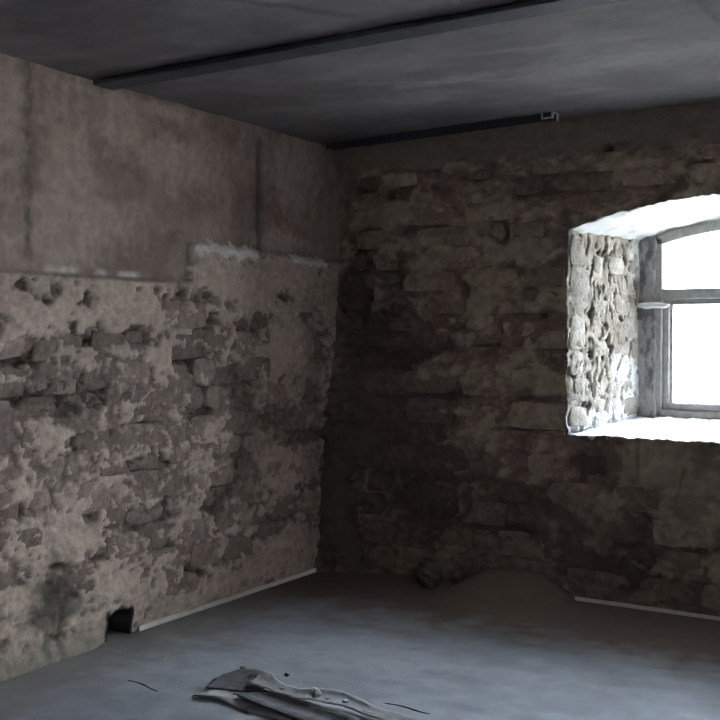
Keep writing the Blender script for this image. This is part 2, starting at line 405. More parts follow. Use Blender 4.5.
# ================================================================== WINDOW WALL
STONE_B = np.array((0.325, 0.228, 0.187)); PL_B = np.array((0.385, 0.302, 0.222)); DARK_TONE = np.array((0.105, 0.079, 0.068))
COURSES = [0.04, 0.19, 0.35, 0.51, 0.66, 0.81, 0.945, 1.12, 1.27, 1.42, 1.52, 1.615, 1.75, 1.88, 2.02, 2.15, 2.28, 2.40, 2.49]
def back_field(x, z):
    dk = blobs(x, z, B_DARK, 121); lt = blobs(x, z, B_LIGHT, 133)
    n1 = fbm(x * 4, z * 6, 101, 4, 0.55); n2 = fbm(x * 13, z * 18, 102, 4, 0.6); n3 = fbm(x * 2.0, z * 2.0, 105, 3)
    top = sst(2.47, 2.54, z + 0.05 * noise2(x * 5, z * 3, 107))
    plas = blobs(x, z, [(-1.35, 0.62, 0.42, 0.27), (-1.75, 0.80, 0.16, 0.12), (-1.0, 0.6, 0.4, 0.3)], 109, 0.5)
    q = 0.7 * n1 + 0.5 * n2 + 0.8 * lt - 0.9 * dk + 0.9 * plas
    P = sst(0.0, 0.25, q)
    c = mix(STONE_B, PL_B, P) * (1 + 0.34 * n2 + 0.15 * n1)[..., None]
    c = mix(c, PL_B * 1.25, 0.45 * lt)
    dark_patches = np.clip(0.75 * dk + 0.35 * sst(0.1, 0.5, -n1), 0, 1)
    # darker tone up the corner and along the wall foot
    edge_dark = sst(-2.75, -3.35, x + 0.25 * n1) * sst(2.15, 1.75, z + 0.15 * n2) + 0.9 * sst(0.80, 0.40, z + 0.25 * n1) * sst(-1.5, -2.1, x) + 0.8 * sst(0.36, 0.16, z + 0.2 * n1)
    c = mix(c, DARK_TONE, np.clip(0.95 * dark_patches + 0.45 * np.clip(edge_dark, 0, 1), 0, 0.92))
    c_top = np.asarray((0.26, 0.21, 0.165)) * (1 + 0.10 * n2)[..., None]
    c = mix(c, c_top, top)
    pit = np.exp(-(((x + 1.885) / 0.028) ** 2 + ((z - 2.495) / 0.04) ** 2) ** 2)
    c = mix(c, (0.04, 0.03, 0.028), pit)
    drip = np.exp(-((z - 0.80) / 0.13) ** 2) * sst(0.25, 0.6, noise2(x * 32, z * 1.5, 117)) * sst(-2.0, -1.92, x) * sst(-1.62, -1.72, x)
    c = mix(c, (0.16, 0.12, 0.10), 0.7 * drip)
    crack = np.exp(-((x - (-1.50 + 0.25 * (z - 0.6) + 0.02 * noise2(z * 14, z * 0, 118))) / 0.010) ** 2) * sst(0.56, 0.62, z) * sst(0.82, 0.76, z)
    c = mix(c, (0.16, 0.12, 0.10), 0.6 * crack)
    dd = (0.004 + 0.010 * P + 0.014 * n3 + 0.007 * n2 - 0.022 * sst(0.5, 0.85, dk) * (1 - top)) * (1 - 0.7 * top) - 0.06 * pit
    # battered lump of mortar where the two walls meet
    dd = dd + np.interp(z, [0, 0.85, 1.72, 2.0, 2.55, 2.7], [0.21, 0.13, -0.08, -0.13, -0.10, -0.03]) * sst(-3.25, -3.72, x + 0.08 * n3)
    return dd, c, P

xl, xr = WC - JF, WC + JF
x2l, x2r = CENTRES[1] - JF, CENTRES[1] + JF
xs = axis([(XL - 0.4, xl, 0.0125), (xl, -0.9, 0.0125), (-0.9, xr, 0.03), (xr, x2l, 0.02), (x2l, x2r, 0.0775), (x2r, XR + 0.4, 0.3)])
def near_i(x): return int(np.argmin(abs(xs - x)))
OPEN = []
for c0 in CENTRES:
    i0, i1 = near_i(c0 - JF), near_i(c0 + JF); xs[i0] = c0 - JF; xs[i1] = c0 + JF; OPEN.append((c0, i0, i1))
nb, nm, ntp = 74, 92, 50
allx, allz, ids = [], [], {}
for i, x in enumerate(xs):
    c0, ins = None, False
    for cc0, i0, i1 in OPEN:
        if i0 <= i <= i1: c0 = cc0; ins = i0 < i < i1; edge_s = 0 if ins else (1 if i == i0 else -1)
    wob = 0.006 * float(noise2(x * 23, 0.3, 140)) + 0.003 * float(noise2(x * 61, 0.7, 141)) if ins else 0
    zt = zf(x, c0) + wob if c0 is not None else zf(JF, 0)
    zsl = SILL_F + 1.2 * wob
    rows = list(enumerate(np.linspace(-0.02, zsl, nb)))
    if not ins: rows += [(nb - 1 + j, z) for j, z in enumerate(np.linspace(zsl, zt, nm)) if 0 < j < nm - 1]
    rows += [(nb + nm - 2 + j, z) for j, z in enumerate(np.linspace(zt, H + 0.02, ntp))]
    for r, z in rows:
        xx = x
        if c0 is not None and not ins and nb - 1 <= r <= nb + nm - 2:
            xx = x + edge_s * (0.010 * float(noise2(z * 17, 0.2 + i, 145)) + 0.006 * float(noise2(z * 55, 0.9 + i, 146)))
        ids[(i, r)] = len(allx); allx.append(xx); allz.append(z)
ax, az = np.array(allx), np.array(allz)
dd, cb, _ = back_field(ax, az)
V = [(x, YB - q, z) for x, z, q in zip(ax, az, dd)]
Fc = []
nr = nb + nm + ntp - 2
for i in range(len(xs) - 1):
    for r in range(nr - 1):
        k4 = [(i, r), (i + 1, r), (i + 1, r + 1), (i, r + 1)]
        if all(q in ids for q in k4) and not (nb - 1 <= r < nb + nm - 2 and any(i0 <= i < i1 for _, i0, i1 in OPEN)):
            Fc.append([ids[q] for q in k4])
# outer face and rims so the wall is a solid 0.76 m thick
n0 = len(V)
zo_b, zo_t = 0.98, H + 0.02
def quad(p):
    b0 = len(V); V.extend(p); Fc.append([b0, b0 + 1, b0 + 2, b0 + 3])
def outer(a, b, z0a, z0b, z1):
    quad([(b, YO, z0b), (a, YO, z0a), (a, YO, z1), (b, YO, z1)])
ends = [XL - 0.4] + [e for c0 in CENTRES for e in (c0 - 0.64, c0 + 0.64)] + [XR + 0.4]
for a, b in zip(ends[0::2], ends[1::2]): outer(a, b, -0.02, -0.02, zo_t)
for c0 in CENTRES:
    xo = np.linspace(c0 - 0.64, c0 + 0.64, 15)
    for a, b in zip(xo[:-1], xo[1:]):
        outer(a, b, -0.02, -0.02, zo_b); outer(a, b, zb(a, c0), zb(b, c0), zo_t)
for x in (XL - 0.4, XR + 0.4):
    quad([(x, YB, -0.02), (x, YO, -0.02), (x, YO, zo_t), (x, YB, zo_t)])
quad([(XL - 0.4, YB, zo_t), (XL - 0.4, YO, zo_t), (XR + 0.4, YO, zo_t), (XR + 0.4, YB, zo_t)])
quad([(XL - 0.4, YB, -0.02), (XL - 0.4, YO, -0.02), (XR + 0.4, YO, -0.02), (XR + 0.4, YB, -0.02)])
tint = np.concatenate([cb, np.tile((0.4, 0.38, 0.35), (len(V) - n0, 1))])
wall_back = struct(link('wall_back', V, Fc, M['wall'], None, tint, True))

# masonry pieces of the window wall
for zlo, zhi in zip(COURSES[:-1], COURSES[1:]):
    h = zhi - zlo; x = -3.62 + rng.uniform(0, 0.15)
    while x < x2l - 0.12:
        w = rng.uniform(0.18, 0.42)
        x1 = min(x + w, x2l - 0.012); w = x1 - x
        near = (SILL_F - 0.05 < zhi) and (zlo < 2.20)
        if near and x < xl < x1 + 0.10: x1 = xl - 0.006; w = x1 - x
        if w < 0.07: x = xl + 0.01; continue
        xc, zz = (x + x1) / 2, (zlo + zhi) / 2 + rng.uniform(-0.01, 0.01)
        inside = xc > xl - 0.01 and xc < xr and zhi > SILL_F - 0.01 and zlo < zf(xc) + 0.02
        if not inside:
            qx = np.array([xc - w * .3, xc, xc + w * .3, xc, xc]); qz = np.array([zz, zz, zz, zz - h * .3, zz + h * .3])
            d5, c5, p5 = back_field(qx, qz)
            if p5.mean() < 0.93 and h > 0.08:
                col = c5.mean(0) * rng.uniform(0.68, 1.28) + np.array((0.012, 0.004, 0.0)) * rng.uniform(0, 1)
                put_stone(wall_back, (xc, YB - float(np.median(d5)) - 0.001 + rng.uniform(-0.006, 0.004), zz), (1, 0, 0), (0, 0, 1),
                          w * 0.97, h * 0.92, 0.06, col, roll=rng.uniform(-.03, .03))
        x = x1 + 0.014
        if near and xl - 0.02 < x < xr and not inside and zlo > SILL_F - 0.02 and zhi < 2.1: x = xr + 0.02

# ---- splayed reveal: rough jambs, white soffit and sill
def jamb(side, WC, ia, ib):
    i = ia if side < 0 else ib
    rows = list(range(nb - 1, nb + nm - 1))
    F0 = np.array([V[ids[(i, r)]] for r in rows])
    ns = 72
    zz = F0[:, 2]; t = np.linspace(0, 1, ns)
    zback = SILL_B - 0.02 + (zz - SILL_F) / (SPRING - SILL_F) * (zb(JB, 0) + 0.05 - SILL_B)
    Pj = np.zeros((ns, len(rows), 3))
    xb = WC + side * JB
    for a, s in enumerate(t):
        Pj[a, :, 0] = F0[:, 0] * (1 - s) + xb * s
        Pj[a, :, 1] = F0[:, 1] * (1 - s) + YW * s
        Pj[a, :, 2] = zz * (1 - s) + zback * s
    S, Z = np.meshgrid(t * 0.71, zz, indexing='ij')
    n1 = fbm(S * 5 + 3, Z * 5, 201, 4, 0.6); n2 = fbm(S * 24, Z * 9, 202, 4, 0.65); n4 = fbm(S * 14, Z * 20, 203, 3)
    gap = sst(0.26, 0.44, n2 - 0.15 * n1)
    base = mix((0.33, 0.288, 0.238), (0.22, 0.19, 0.155), sst(-0.2, 0.4, n1)) * (1 + 0.18 * n4)[..., None]
    white = sst(0.55, 0.70, S / 0.71 + 0.25 * n1) * sst(0.42, 0.22, (Z - 0.98)) + sst(0.86, 0.94, S / 0.71 + 0.10 * n4) * sst(1.78, 1.92, Z)
    edge = sst(0.05, 0.0, Z - 0.98 + 0.05 * n2)
    cj = mix(base, (0.05, 0.042, 0.038), 0.85 * gap)
    cj = mix(cj, (0.72, 0.72, 0.72), np.clip(white * 0.8 + edge, 0, 1))
    fade = sst(0, 0.04, S) * sst(0.71, 0.68, S)
    dj = (0.010 * n1 + 0.004 * n4 + 0.005 * n2 - 0.030 * gap) * fade
    nx, ny = -side * 0.955, -0.295
    Pj[..., 0] += nx * dj; Pj[..., 1] += ny * dj
    if side > 0: Pj = Pj[::-1]; cj = cj[::-1]
    o = grid_slab('window_jamb', Pj, cj, M['wall'], (side * 0.12, 0.05, 0), wall_back)
    if side < 0 and WC == CENTRES[0]:
        U = Vector((0.295, 0.955, 0))
        def jstone(s0, s1, z0, z1, out, roll):
            p = Vector((xl, YB, 0)) + U * ((s0 + s1) / 2); g = rng.uniform(0.23, 0.37)
            put_stone(wall_back, (p.x + 0.955 * out, p.y - 0.295 * out, (z0 + z1) / 2), U, (0, 0, 1), (s1 - s0) * 0.97, (z1 - z0) * 0.95,
                      0.045, (g, g * 0.90, g * 0.77), roll=roll)
        lo = [0.965, 1.09, 1.25, 1.40, 1.615, 1.88, 2.06]
        for z0, z1 in zip(lo[:-1], lo[1:]):              # the corner blocks
            jstone(0.012, rng.uniform(0.13, 0.20), z0, z1, 0.009, 0.0)
        lo = [1.0, 1.12, 1.22, 1.36, 1.46, 1.60, 1.70, 1.84, 1.95]
        for z0, z1 in zip(lo[:-1], lo[1:]):              # half-buried rubble behind them
            s = 0.22 + rng.uniform(0, 0.06)
            while s < 0.62:
                w = rng.uniform(0.08, 0.20)
                jstone(s, min(s + w, 0.69), z0, z1, rng.uniform(-0.006, 0.010), rng.uniform(-.2, .2))
                s += w + rng.uniform(0.01, 0.05)
def ribbon(name, front, back, m, n, amp, seed, off):
    front = np.array(front); back = np.array(back); t = np.linspace(0, 1, n)[:, None, None]
    Pq = front[None] * (1 - t) + back[None] * t
    nz = fbm(Pq[..., 0] * 9, Pq[..., 1] * 9, seed, 4, 0.55) * amp
    nz[0] = 0; nz[-1] = 0
    Pq[..., 2] += nz
    return grid_slab(name, Pq, np.ones(Pq.shape), m, off, wall_back)
for WC, ia, ib in OPEN:
    jamb(-1, WC, ia, ib); jamb(1, WC, ia, ib)
    cols = list(range(ia, ib + 1))
    topr = nb + nm - 2
    fa = [V[ids[(i, topr)]] for i in cols]
    fx = [WC + (xs[i] - WC) * JB / JF for i in cols]
    ribbon('arch_soffit', fa, [(x, YW + 0.045, zb(x, WC) + 0.012) for x in fx], M['white'], 30, 0.012, 231, (0, 0.055, 0.04))
    fs = [V[ids[(i, nb - 1)]] for i in cols]
    ribbon('window_sill', fs[::-1], [(x, YW + 0.045, SILL_B) for x in fx[::-1]], M['white'], 30, 0.010, 232, (0, 0.055, -0.04))
    # plastered rebates either side of the frame
    for s in (-1, 1):
        us = np.linspace(0, 0.105, 12); vz = np.linspace(SILL_B - 0.02, 2.10, 60)
        A, Bz = np.meshgrid(us, vz, indexing='ij')
        n = fbm(A * 20 + s, Bz * 9, 241, 4, 0.6)
        X = WC + s * (JB + 0.012 - A + 0.014 * n * (A > 0.09)); Yn = YW - 0.012 + 0.010 * n
        cc = mix((0.30, 0.285, 0.275), (0.12, 0.112, 0.11), sst(0.0, 0.35, n)) 
        Pq = np.stack([X, Yn, Bz], -1)
        if s > 0: Pq = Pq[::-1]; cc = cc[::-1]
        grid_slab('plaster_rebate', Pq, cc, M['wall'], (0, 0.10, 0), wall_back)
    # lump of plaster smeared over jamb and frame below the transom
    bm = bmesh.new()
    r = bmesh.ops.create_icosphere(bm, subdivisions=3, radius=0.5)
    for v in bm.verts:
        q = float(noise2(v.co.x * 4, v.co.z * 5 + v.co.y, 250))
        tap = 0.7 + 0.5 * abs(v.co.x)
        v.co = Vector((v.co.x * 0.20, v.co.y * 0.055, v.co.z * 0.05 * tap)) * (1 + 0.2 * q)
    bmesh.ops.translate(bm, vec=(WC - 0.645, YW - 0.015, 1.665), verts=bm.verts)
    from_bm('plaster_smear', bm, M['white'], wall_back, True)

    # ---- the window itself
    window = struct(empty('window_%d' % (CENTRES.index(WC) + 1), (WC, YW + 0.05, SILL_B)))  # the out-of-frame one is added for fill light
    def wpart(name, x0, x1, y0, y1, z0, z1, m=None, parent=None, bevel=0.006):
        bm = bmesh.new(); box(bm, x0, x1, y0, y1, z0, z1, bevel)
        bmesh.ops.translate(bm, vec=(-WC, -(YW + 0.05), -SILL_B), verts=bm.verts)
        return from_bm(name, bm, m or M['old_wood'], parent or window)
    def warch(name, x0, x1, y0, y1, th, m, zfun, zlow=None):
        n = 20; Vv = []; Ff = []
        for i in range(n + 1):
            x = x0 + (x1 - x0) * i / n; zt = zfun(x); zl = zlow if zlow is not None else zt - th
            for y in (y0, y1):
                Vv += [(x - WC, y - YW - 0.05, zl - SILL_B), (x - WC, y - YW - 0.05, zt - SILL_B)]
        for i in range(n):
            a = 4 * i; b = a + 4
            Ff += [(a, b, b + 1, a + 1), (a + 2, a + 3, b + 3, b + 2), (a + 1, b + 1, b + 3, a + 3), (a, a + 2, b + 2, b)]
        Ff += [(0, 1, 3, 2), (4 * n, 4 * n + 2, 4 * n + 3, 4 * n + 1)]
        return link(name, Vv, Ff, m, window)
    Y0, Y1 = YW + 0.005, YW + 0.085
    for s in (-1, 1):
        def mx(a, b): return (WC + s * a, WC + s * b) if s > 0 else (WC - b, WC - a)
        a, b = mx(0.590, 0.645); wpart('frame_stile', a, b, Y0, Y1, SILL_B, zb(0.62, 0) - 0.01)
        a, b = mx(0.550, 0.592); st = wpart('casement', a, b, Y0 + 0.02, Y1 - 0.012, SILL_B + 0.03, 1.70)
        for nm_, x0, x1, z0, z1 in (('bottom_rail', 0.035, 0.552, SILL_B + 0.035, SILL_B + 0.082), ('top_rail', 0.035, 0.552, 1.668, 1.70),
                                    ('meeting_stile', 0.012, 0.045, SILL_B + 0.035, 1.70)):
            a, b = mx(x0, x1); wpart(nm_, a, b, Y0 + 0.022, Y1 - 0.014, z0, z1, None, None)
        a, b = mx(0.535, 0.552); wpart('glazing_bead', a, b, Y0 + 0.035, Y1 - 0.02, SILL_B + 0.08, 1.67, bevel=0.003)
        a, b = mx(0.04, 0.54); wpart('pane', a, b, YW + 0.055, YW + 0.059, SILL_B + 0.075, 1.672, M['glass'], bevel=0)
        a, b = mx(0.03, 0.60); warch('pane', a, b, YW + 0.055, YW + 0.059, 0, M['glass'], lambda x: zb(x, WC) - 0.03, 1.755)
    wpart('frame_sill', WC - 0.62, WC + 0.62, Y0, Y1, SILL_B - 0.01, SILL_B + 0.038)
    wpart('transom', WC - 0.60, WC + 0.60, Y0 - 0.012, Y1 - 0.01, 1.70, 1.762)
    wpart('mullion', WC - 0.030, WC + 0.030, Y0 + 0.01, Y1 - 0.006, SILL_B + 0.03, 2.12)
    warch('arched_head', WC - 0.645, WC + 0.645, Y0, Y1, 0.055, M['old_wood'], lambda x: zb(x, WC) + 0.004)
WC = CENTRES[0]

# ================================================================== FLOOR, CEILING, WALLS BEHIND THE CAMERA
fx_ = axis([(XL - 0.3, -0.6, 0.025), (-0.6, XR + 0.3, 0.3)])
fy_ = axis([(YF - 0.3, 2.3, 0.3), (2.3, YB + 0.2, 0.025)])
X, Y = np.meshgrid(fx_, fy_, indexing='ij')
n1 = fbm(X * 1.6, Y * 1.6, 301, 4); n2 = fbm(X * 7, Y * 7, 302, 4); n3 = fbm(X * 2.2 + 9, Y * 5, 303, 4, 0.6)
cf = mix((0.350, 0.362, 0.400), (0.440, 0.455, 0.495), sst(-0.4, 0.5, n1 + 0.4 * n2))
cf = mix(cf, (0.22, 0.20, 0.185), 0.25 * sst(0.25, 0.6, n3))
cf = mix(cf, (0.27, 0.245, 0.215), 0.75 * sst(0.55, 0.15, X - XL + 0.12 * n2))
cf = mix(cf, (0.200, 0.145, 0.115), 0.9 * sst(4.5, 5.0, Y + 0.22 * n2))  # brown dirt by the window wall, widened to paint in the shaded strip
zfl = 0.006 * n1 + 0.003 * n2
edge = sst(0.0, 0.15, np.minimum(X - XL, YB - Y)); zfl = zfl * edge
zfl[:, -1] = 0
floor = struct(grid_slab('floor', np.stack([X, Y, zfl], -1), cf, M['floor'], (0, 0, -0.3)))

X, Y = np.meshgrid(fx_, fy_, indexing='ij')
n1 = fbm(X * 1.5, Y * 2.0, 311, 4); n2 = fbm(X * 9, Y * 9, 312, 4); n3 = fbm(X * 0.8, Y * 5, 313, 3)
cc = mix((0.165, 0.148, 0.146), (0.215, 0.196, 0.194), sst(-0.35, 0.45, n1)) * (1 + 0.05 * n2 + 0.08 * n3)[..., None]
pale = blobs(X, Y, [(-2.30, 4.45, 0.22, 0.05), (-1.25, 4.55, 0.35, 0.12), (-2.3, 3.05, 0.15, 0.04), (-2.9, 4.75, 0.3, 0.12)], 315, 0.6)
cc = mix(cc, (0.32, 0.31, 0.315), 0.5 * pale)
def line(x0, y0, x1, y1, wd, sd):                    # a wandering crack or board mark
    L2 = math.hypot(x1 - x0, y1 - y0); ux, uy = (x1 - x0) / L2, (y1 - y0) / L2
    t = (X - x0) * ux + (Y - y0) * uy; s = -(X - x0) * uy + (Y - y0) * ux + 0.025 * noise2(t * 9, t * 0, sd)
    return np.exp(-(s / wd) ** 2) * sst(-0.03, 0.05, t) * sst(L2 + 0.03, L2 - 0.05, t)
crk = np.maximum(line(-1.0, 3.55, -0.96, 4.25, 0.017, 316), 0.7 * line(-2.5, 2.85, -2.15, 3.40, 0.022, 317))
crk = np.maximum(crk, 0.6 * line(-2.42, 4.38, -2.30, 4.42, 0.022, 318))
scr = np.maximum(line(-2.75, 4.25, -2.0, 4.62, 0.02, 319), line(-2.0, 4.1, -1.2, 4.25, 0.02, 320))
cc = mix(cc, (0.34, 0.32, 0.32), 0.35 * scr)
cc = mix(cc, (0.08, 0.08, 0.08), crk)
zc_ = H + 0.006 * n1 + 0.002 * n2
Pq = np.stack([X, Y, zc_], -1)[:, ::-1]
ceiling = struct(grid_slab('ceiling', Pq, cc[:, ::-1], M['ceiling'], (0, 0, 0.25)))

def plain_wall(name, P0, U, L, off):
    u = np.linspace(0, L, 30); v = np.linspace(-0.02, H + 0.02, 16)
    A, Bv = np.meshgrid(u, v, indexing='ij')
    n = fbm(A * 1.5, Bv * 1.5, 330, 4)
    P = np.stack([P0[0] + U[0] * A, P0[1] + U[1] * A, Bv], -1)
    c = mix((0.40, 0.365, 0.335), (0.55, 0.515, 0.48), sst(-0.4, 0.4, n))
    return struct(grid_slab(name, P, c, M['wall'], off))
RY0, RY1, RZ0, RZ1 = 0.95, 1.55, 1.05, 2.05           # small unseen window, added in the side wall for fill light
bm = bmesh.new()
for y0, y1, z0, z1 in ((YF - 0.2, RY0, -0.02, H + 0.02), (RY1, YB + 0.1, -0.02, H + 0.02), (RY0, RY1, -0.02, RZ0), (RY0, RY1, RZ1, H + 0.02)):
    box(bm, XR, XR + 0.45, y0, y1, z0, z1)
struct(from_bm('wall_right', bm, M['side']))
fill_win3 = struct(empty('window_3', (XR + 0.35, (RY0 + RY1) / 2, RZ0)))  # unseen window, added for fill light
def w3(name, y0, y1, z0, z1, m, t=0.03):
    bm = bmesh.new(); box(bm, -t, t, y0, y1, z0, z1, 0.004 if t > 0.01 else 0); return from_bm(name, bm, m, fill_win3)
hw, hz = (RY1 - RY0) / 2, RZ1 - RZ0
w3('frame_stile', -hw, -hw + 0.06, 0, hz, M['old_wood']); w3('frame_stile', hw - 0.06, hw, 0, hz, M['old_wood'])
w3('bottom_rail', -hw + 0.06, hw - 0.06, 0, 0.06, M['old_wood']); w3('top_rail', -hw + 0.06, hw - 0.06, hz - 0.06, hz, M['old_wood'])
w3('pane', -hw + 0.05, hw - 0.05, 0.05, hz - 0.05, M['glass'], 0.002)
plain_wall('wall_front', (XR + 0.2, YF), (-1, 0), XR - XL + 0.4, (0, -0.3, 0))
gv = [(-16, -20, -0.35), (22, -20, -0.35), (22, 30, -0.35), (-16, 30, -0.35)]
gv += [(x, y, -0.6) for x, y, z in gv]
struct(link('ground', gv, [(0, 1, 2, 3), (7, 6, 5, 4), (1, 0, 4, 5), (2, 1, 5, 6), (3, 2, 6, 7), (0, 3, 7, 4)], M['ground']))

bm = bmesh.new(); box(bm, -6.0, 6.0, YO, YO + 0.80, 2.62, 2.76)  # unseen overhang, added to shade the floor along the window wall
struct(from_bm('added_eaves', bm, M['old_wood']))

# ================================================================== STEEL IN THE CEILING
beam = empty('steel_beam', (XL, 3.595, H))
bm = bmesh.new(); box(bm, 0.0, XR - XL, -0.065, 0.065, -0.032, -0.012, 0.004)
from_bm('flange', bm, M['steel'], beam)
bm = bmesh.new(); box(bm, 0.0, XR - XL, -0.040, 0.040, -0.013, 0.03, 0.003)
from_bm('web', bm, M['steel'], beam)
tag(beam, 'long dark steel beam sunk in the ceiling, running across to the block wall', 'beam')
rail = empty('steel_channel', (-3.68, 5.52, H)); rail.rotation_euler = (0, 0, math.atan2(-0.12, 1.555))
L_ = 1.56
bm = bmesh.new(); box(bm, 0, L_, -0.030, 0.030, -0.010, 0.012, 0.002); from_bm('channel_back', bm, M['steel'], rail)
for s in (-1, 1):
    bm = bmesh.new(); box(bm, 0, L_, s * 0.030 - 0.004, s * 0.030 + 0.004, -0.034, -0.006, 0.0015); from_bm('channel_flange', bm, M['steel'], rail)
bm = bmesh.new()
box(bm, L_, L_ + 0.012, -0.036, 0.036, -0.004, 0.006); box(bm, L_, L_ + 0.012, -0.036, -0.026, -0.036, 0.004); box(bm, L_, L_ + 0.012, 0.026, 0.036, -0.040, 0.004)
box(bm, L_ - 0.06, L_ + 0.01, -0.038, -0.0345, -0.036, -0.028); box(bm, L_ - 0.06, L_ - 0.05, -0.038, -0.0345, -0.036, 0.0)
o = from_bm('bare_end', bm, M['bright_steel'], rail); o['label'] = 'bare bright cut end of the channel'
tag(rail, 'short dark steel channel under the ceiling above the rubble wall, with a bright cut end', 'channel')

# ================================================================== BATTENS, DIRT, RUBBLE
def batten(name, p0, p1, w, h, label):
    p0 = Vector(p0); p1 = Vector(p1); n = 24; dv = (p1 - p0); Vv = []; Ff = []
    dirn = dv.normalized(); sd = Vector((-dirn.y, dirn.x, 0))
    for i in range(n + 1):
        t = i / n; p = p0 + dv * t; wob = 0.003 * float(noise2(t * 6, 0.4, 401)); hh = h * (1 + 0.15 * float(noise2(t * 14, 1.4, 402)))
        for a, b in ((-w / 2, 0), (w / 2, 0), (w / 2, hh), (-w / 2, hh)):
            q = p + sd * (a + wob); Vv.append((q.x, q.y, p.z + b))
    for i in range(n):
        for k in range(4):
            Ff.append((4 * i + k, 4 * i + (k + 1) % 4, 4 * i + 4 + (k + 1) % 4, 4 * i + 4 + k))
    Ff += [(3, 2, 1, 0), (4 * n, 4 * n + 1, 4 * n + 2, 4 * n + 3)]
    return struct(link(name, Vv, Ff, M['strip']))
batten('baseboard_left', (XL + 0.022, 3.80, 0.004), (XL + 0.022, 5.36, 0.004), 0.014, 0.024, '')
batten('baseboard_back', (-2.05, YB - 0.028, 0.002), (1.4, YB - 0.028, 0.002), 0.014, 0.018, '')

u = np.linspace(-2.79, -2.0, 60); v = np.linspace(5.08, 5.565, 36)
X, Y = np.meshgrid(u, v, indexing='ij')
hh = 0.125 * sst(5.02, 5.66, Y) * sst(-2.82, -2.55, X) * sst(-1.98, -2.3, X + 0.15 * (5.58 - Y)) * (1 + 0.20 * fbm(X * 4, Y * 4, 411, 3))
hh = (np.maximum(hh, 0) + 0.003 * fbm(X * 18, Y * 18, 412, 3)) * sst(0, 0.06, np.minimum(np.minimum(X + 2.79, -2.0 - X), Y - 5.08)) - 0.004 + 0.005 * sst(0.03, 0.08, np.minimum(np.minimum(X + 2.79, -2.0 - X), Y - 5.08) + 0.03 * fbm(X * 9, Y * 9, 413, 3))
heap = grid_slab('dirt_heap', np.stack([X, Y, hh], -1), np.ones(X.shape + (3,)), M['dirt'], (0, 0, -0.02))
tag(heap, 'low heap of brown dirt swept against the rubble wall', 'dirt', kind='stuff')

def lump(name, loc, r, sq, m, seed, label, cat, group=None, sub=3):
    bm = bmesh.new(); bmesh.ops.create_icosphere(bm, subdivisions=sub, radius=1.0)
    for v in bm.verts:
        c0 = v.co.copy(); q = float(fbm(c0.x * 1.3 + seed, c0.y * 1.3 + c0.z * 1.7, seed, 3))
        # chop flat facets so that it reads as broken stone
        f = 1 + 0.28 * q
        v.co = Vector((c0.x * sq[0], c0.y * sq[1], c0.z * sq[2])) * r * f
        for nx, ny, nz, dlim in ((0.6, -0.6, 0.5, 0.74), (-0.7, -0.5, 0.4, 0.78), (0.1, -0.9, -0.2, 0.8), (0, 0, 1, 0.85), (0, 0, -1, 0.8)):
            nn = Vector((nx, ny, nz)).normalized(); e = v.co.dot(nn) - dlim * r
            if e > 0: v.co -= nn * e * 0.9
    zmin = min(v.co.z for v in bm.verts)
    bmesh.ops.translate(bm, vec=(0, 0, -zmin), verts=bm.verts)
    o = from_bm(name, bm, m, None, False); o.location = loc
    return tag(o, label, cat, group)
lump('rubble_stone', (-2.90, 5.40, 0.0), 0.085, (0.95, 0.8, 1.0), M['rock'], 5, 'dark broken lump of stone lying at the foot of the rubble wall', 'stone')

# ---- torn floor covering lying on the screed
def sheet(name, eA, eB, zfun, th, m, label, cat, group=None, seed=0, jag=0.012, n=60, k=10):
    eA = np.array(eA); eB = np.array(eB)
    def res(e):
        t = np.linspace(0, len(e) - 1, n); i = np.minimum(t.astype(int), len(e) - 2); f = (t - i)[:, None]
        return e[i] * (1 - f) + e[i + 1] * f
    A = res(eA); Bq = res(eB); tt = np.linspace(0, 1, n)
    A[:, 1] += jag * fbm(tt * 14, tt * 0 + seed, 500 + seed, 3); Bq[:, 1] += jag * fbm(tt * 14, tt * 0 + seed, 520 + seed, 3)
    s = np.linspace(0, 1, k)[None, :, None]
    Pq = A[:, None] * (1 - s) + Bq[:, None] * s
    endj = jag * 1.5 * fbm(np.linspace(0, 4, k), np.zeros(k) + seed, 540 + seed, 2)
    Pq[0, :, 0] += endj; Pq[-1, :, 0] += endj
    T, S = np.meshgrid(tt, np.linspace(0, 1, k), indexing='ij')
    z = zfun(T, S) + 0.002 * fbm(Pq[..., 0] * 12, Pq[..., 1] * 12, 560 + seed, 3)
    z = np.maximum(z, th + 0.001)
    P3 = np.concatenate([Pq, z[..., None]], -1)
    o = grid_slab(name, P3, np.ones(P3.shape), m, (0, 0, -th), None)
    return tag(o, label, cat, group)
sheet('torn_linoleum', [(-2.80, 3.20), (-2.70, 3.24), (-2.53, 3.20), (-2.38, 3.195), (-2.09, 3.14), (-1.7, 3.06)],
      [(-2.84, 3.46), (-2.72, 3.46), (-2.55, 3.46), (-2.30, 3.44), (-2.05, 3.40), (-1.7, 3.33)],
      lambda T, S: 0.007 + 0.012 * sst(0.30, 0.0, S) * (0.5 + 0.5 * np.sin(T * 9 + 0.6)) + 0.001 * np.sin(T * 20), 0.004, M['lino'],
      'wide torn strip of dusty pale grey linoleum lying lowest in the pile of floor scraps', 'linoleum', 'torn floor covering', 1)
sheet('torn_felt', [(-2.83, 3.31), (-2.78, 3.325), (-2.70, 3.345), (-2.63, 3.37)], [(-2.88, 3.47), (-2.85, 3.575), (-2.77, 3.60), (-2.60, 3.49)],
      lambda T, S: 0.0135 + 0.006 * sst(0.6, 1.0, S) * sst(0.0, 0.5, T), 0.003, M['felt'],
      'rounded dark grey felt scrap covering the end of the torn linoleum', 'felt', 'torn floor covering', 2, 0.008)
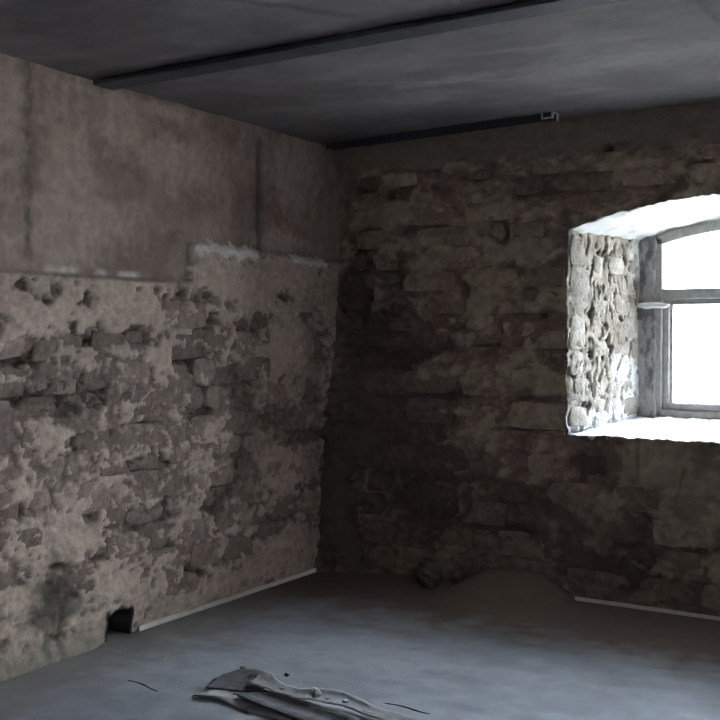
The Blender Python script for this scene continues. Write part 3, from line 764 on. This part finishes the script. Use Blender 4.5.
sheet('torn_felt', [(-2.66, 3.285), (-2.48, 3.235), (-2.27, 3.19), (-2.0, 3.14), (-1.7, 3.08)], [(-2.60, 3.40), (-2.42, 3.385), (-2.25, 3.375), (-2.0, 3.31), (-1.7, 3.24)],
      lambda T, S: 0.017 + 0.010 * sst(0.6, 0.0, S) + 0.006 * sst(0.5, 1.0, S) * (0.6 + 0.4 * np.sin(T * 11)), 0.003, M['felt'],
      'long straight strip of dark grey felt lying along the middle of the linoleum', 'felt', 'torn floor covering', 3, 0.008)
sheet('curled_linoleum', [(-2.68, 3.42), (-2.55, 3.385), (-2.40, 3.365), (-2.21, 3.39), (-2.0, 3.34), (-1.7, 3.26)],
      [(-2.70, 3.53), (-2.56, 3.475), (-2.44, 3.44), (-2.25, 3.485), (-2.0, 3.43), (-1.7, 3.34)],
      lambda T, S: 0.033 + 0.022 * sst(0.45, 1.0, S) * (0.55 + 0.45 * np.sin(T * 13 + 1)), 0.003, M['lino'],
      'narrow strip of pale linoleum with one long edge curled up off the floor', 'linoleum', 'torn floor covering', 4, 0.010)
chips = [(-2.335, 3.40, 0.036, 0.024), (-2.20, 3.41, 0.036, 0.014), (-2.28, 3.405, 0.036, 0.010), (-2.50, 3.40, 0.036, 0.011)]
for i, (x, y, z, r) in enumerate(chips):
    lump('plaster_chip', (x, y, z), r, (1.1, 0.8, 0.9 if i == 0 else 0.5), M['chip'], 20 + i,
         'largest white plaster chip, standing on the curled linoleum strip' if i == 0 else ['', 'rounded pale plaster crumb lying apart from the other chips on the curled linoleum strip', 'tiniest plaster crumb, lying right next to the largest white chip', 'small plaster crumb on the curled linoleum strip close to the rounded felt scrap'][i],
         'plaster chip', None if i == 0 else 'plaster crumbs on the curled strip', 2)
lump('pebble', (-2.862, 3.60, 0.002), 0.013, (1, 1, 1.1), M['chip'], 31, 'small pale pebble on the floor just behind the rounded felt scrap', 'pebble', None, 2)
lump('pebble', (-2.645, 3.63, 0.002), 0.011, (1.2, 1, 0.7), M['rock'], 32, 'small dark pebble on bare floor beside the curled linoleum strip', 'pebble', None, 2)
lump('pebble', (-2.51, 3.195, 0.002), 0.014, (1.2, 1, 0.8), M['rock'], 33, 'dark pebble against the front edge of the lowest linoleum strip', 'pebble', None, 2)
def splinter(p0, p1, r, label):
    p0 = Vector(p0); p1 = Vector(p1); n = 10; Vv = []; Ff = []; dv = p1 - p0
    sd = Vector((-dv.y, dv.x, 0)).normalized()
    for i in range(n + 1):
        t = i / n; p = p0 + dv * t + sd * 0.008 * math.sin(t * 5); rr = r * (0.35 + 0.65 * math.sin(math.pi * min(max(t, 0.04), 0.96)))
        for k in range(6):
            a = math.pi / 3 * k; q = p + sd * rr * math.cos(a) * 1.4 + Vector((0, 0, r + rr * math.sin(a)))
            Vv.append(tuple(q))
    for i in range(n):
        for k in range(6):
            Ff.append((6 * i + k, 6 * i + (k + 1) % 6, 6 * i + 6 + (k + 1) % 6, 6 * i + 6 + k))
    Ff += [tuple(range(5, -1, -1)), tuple(6 * n + k for k in range(6))]
    return tag(link('wood_splinter', Vv, Ff, M['twig']), label, 'splinter')
splinter((-2.113, 3.571, 0.0), (-1.905, 3.568, 0.0), 0.003, 'thin dark splinter on the floor behind the curled linoleum strip')
splinter((-3.19, 3.228, 0.0), (-2.985, 3.20, 0.0), 0.003, 'thin dark splinter on bare floor between the stained wall and the linoleum')
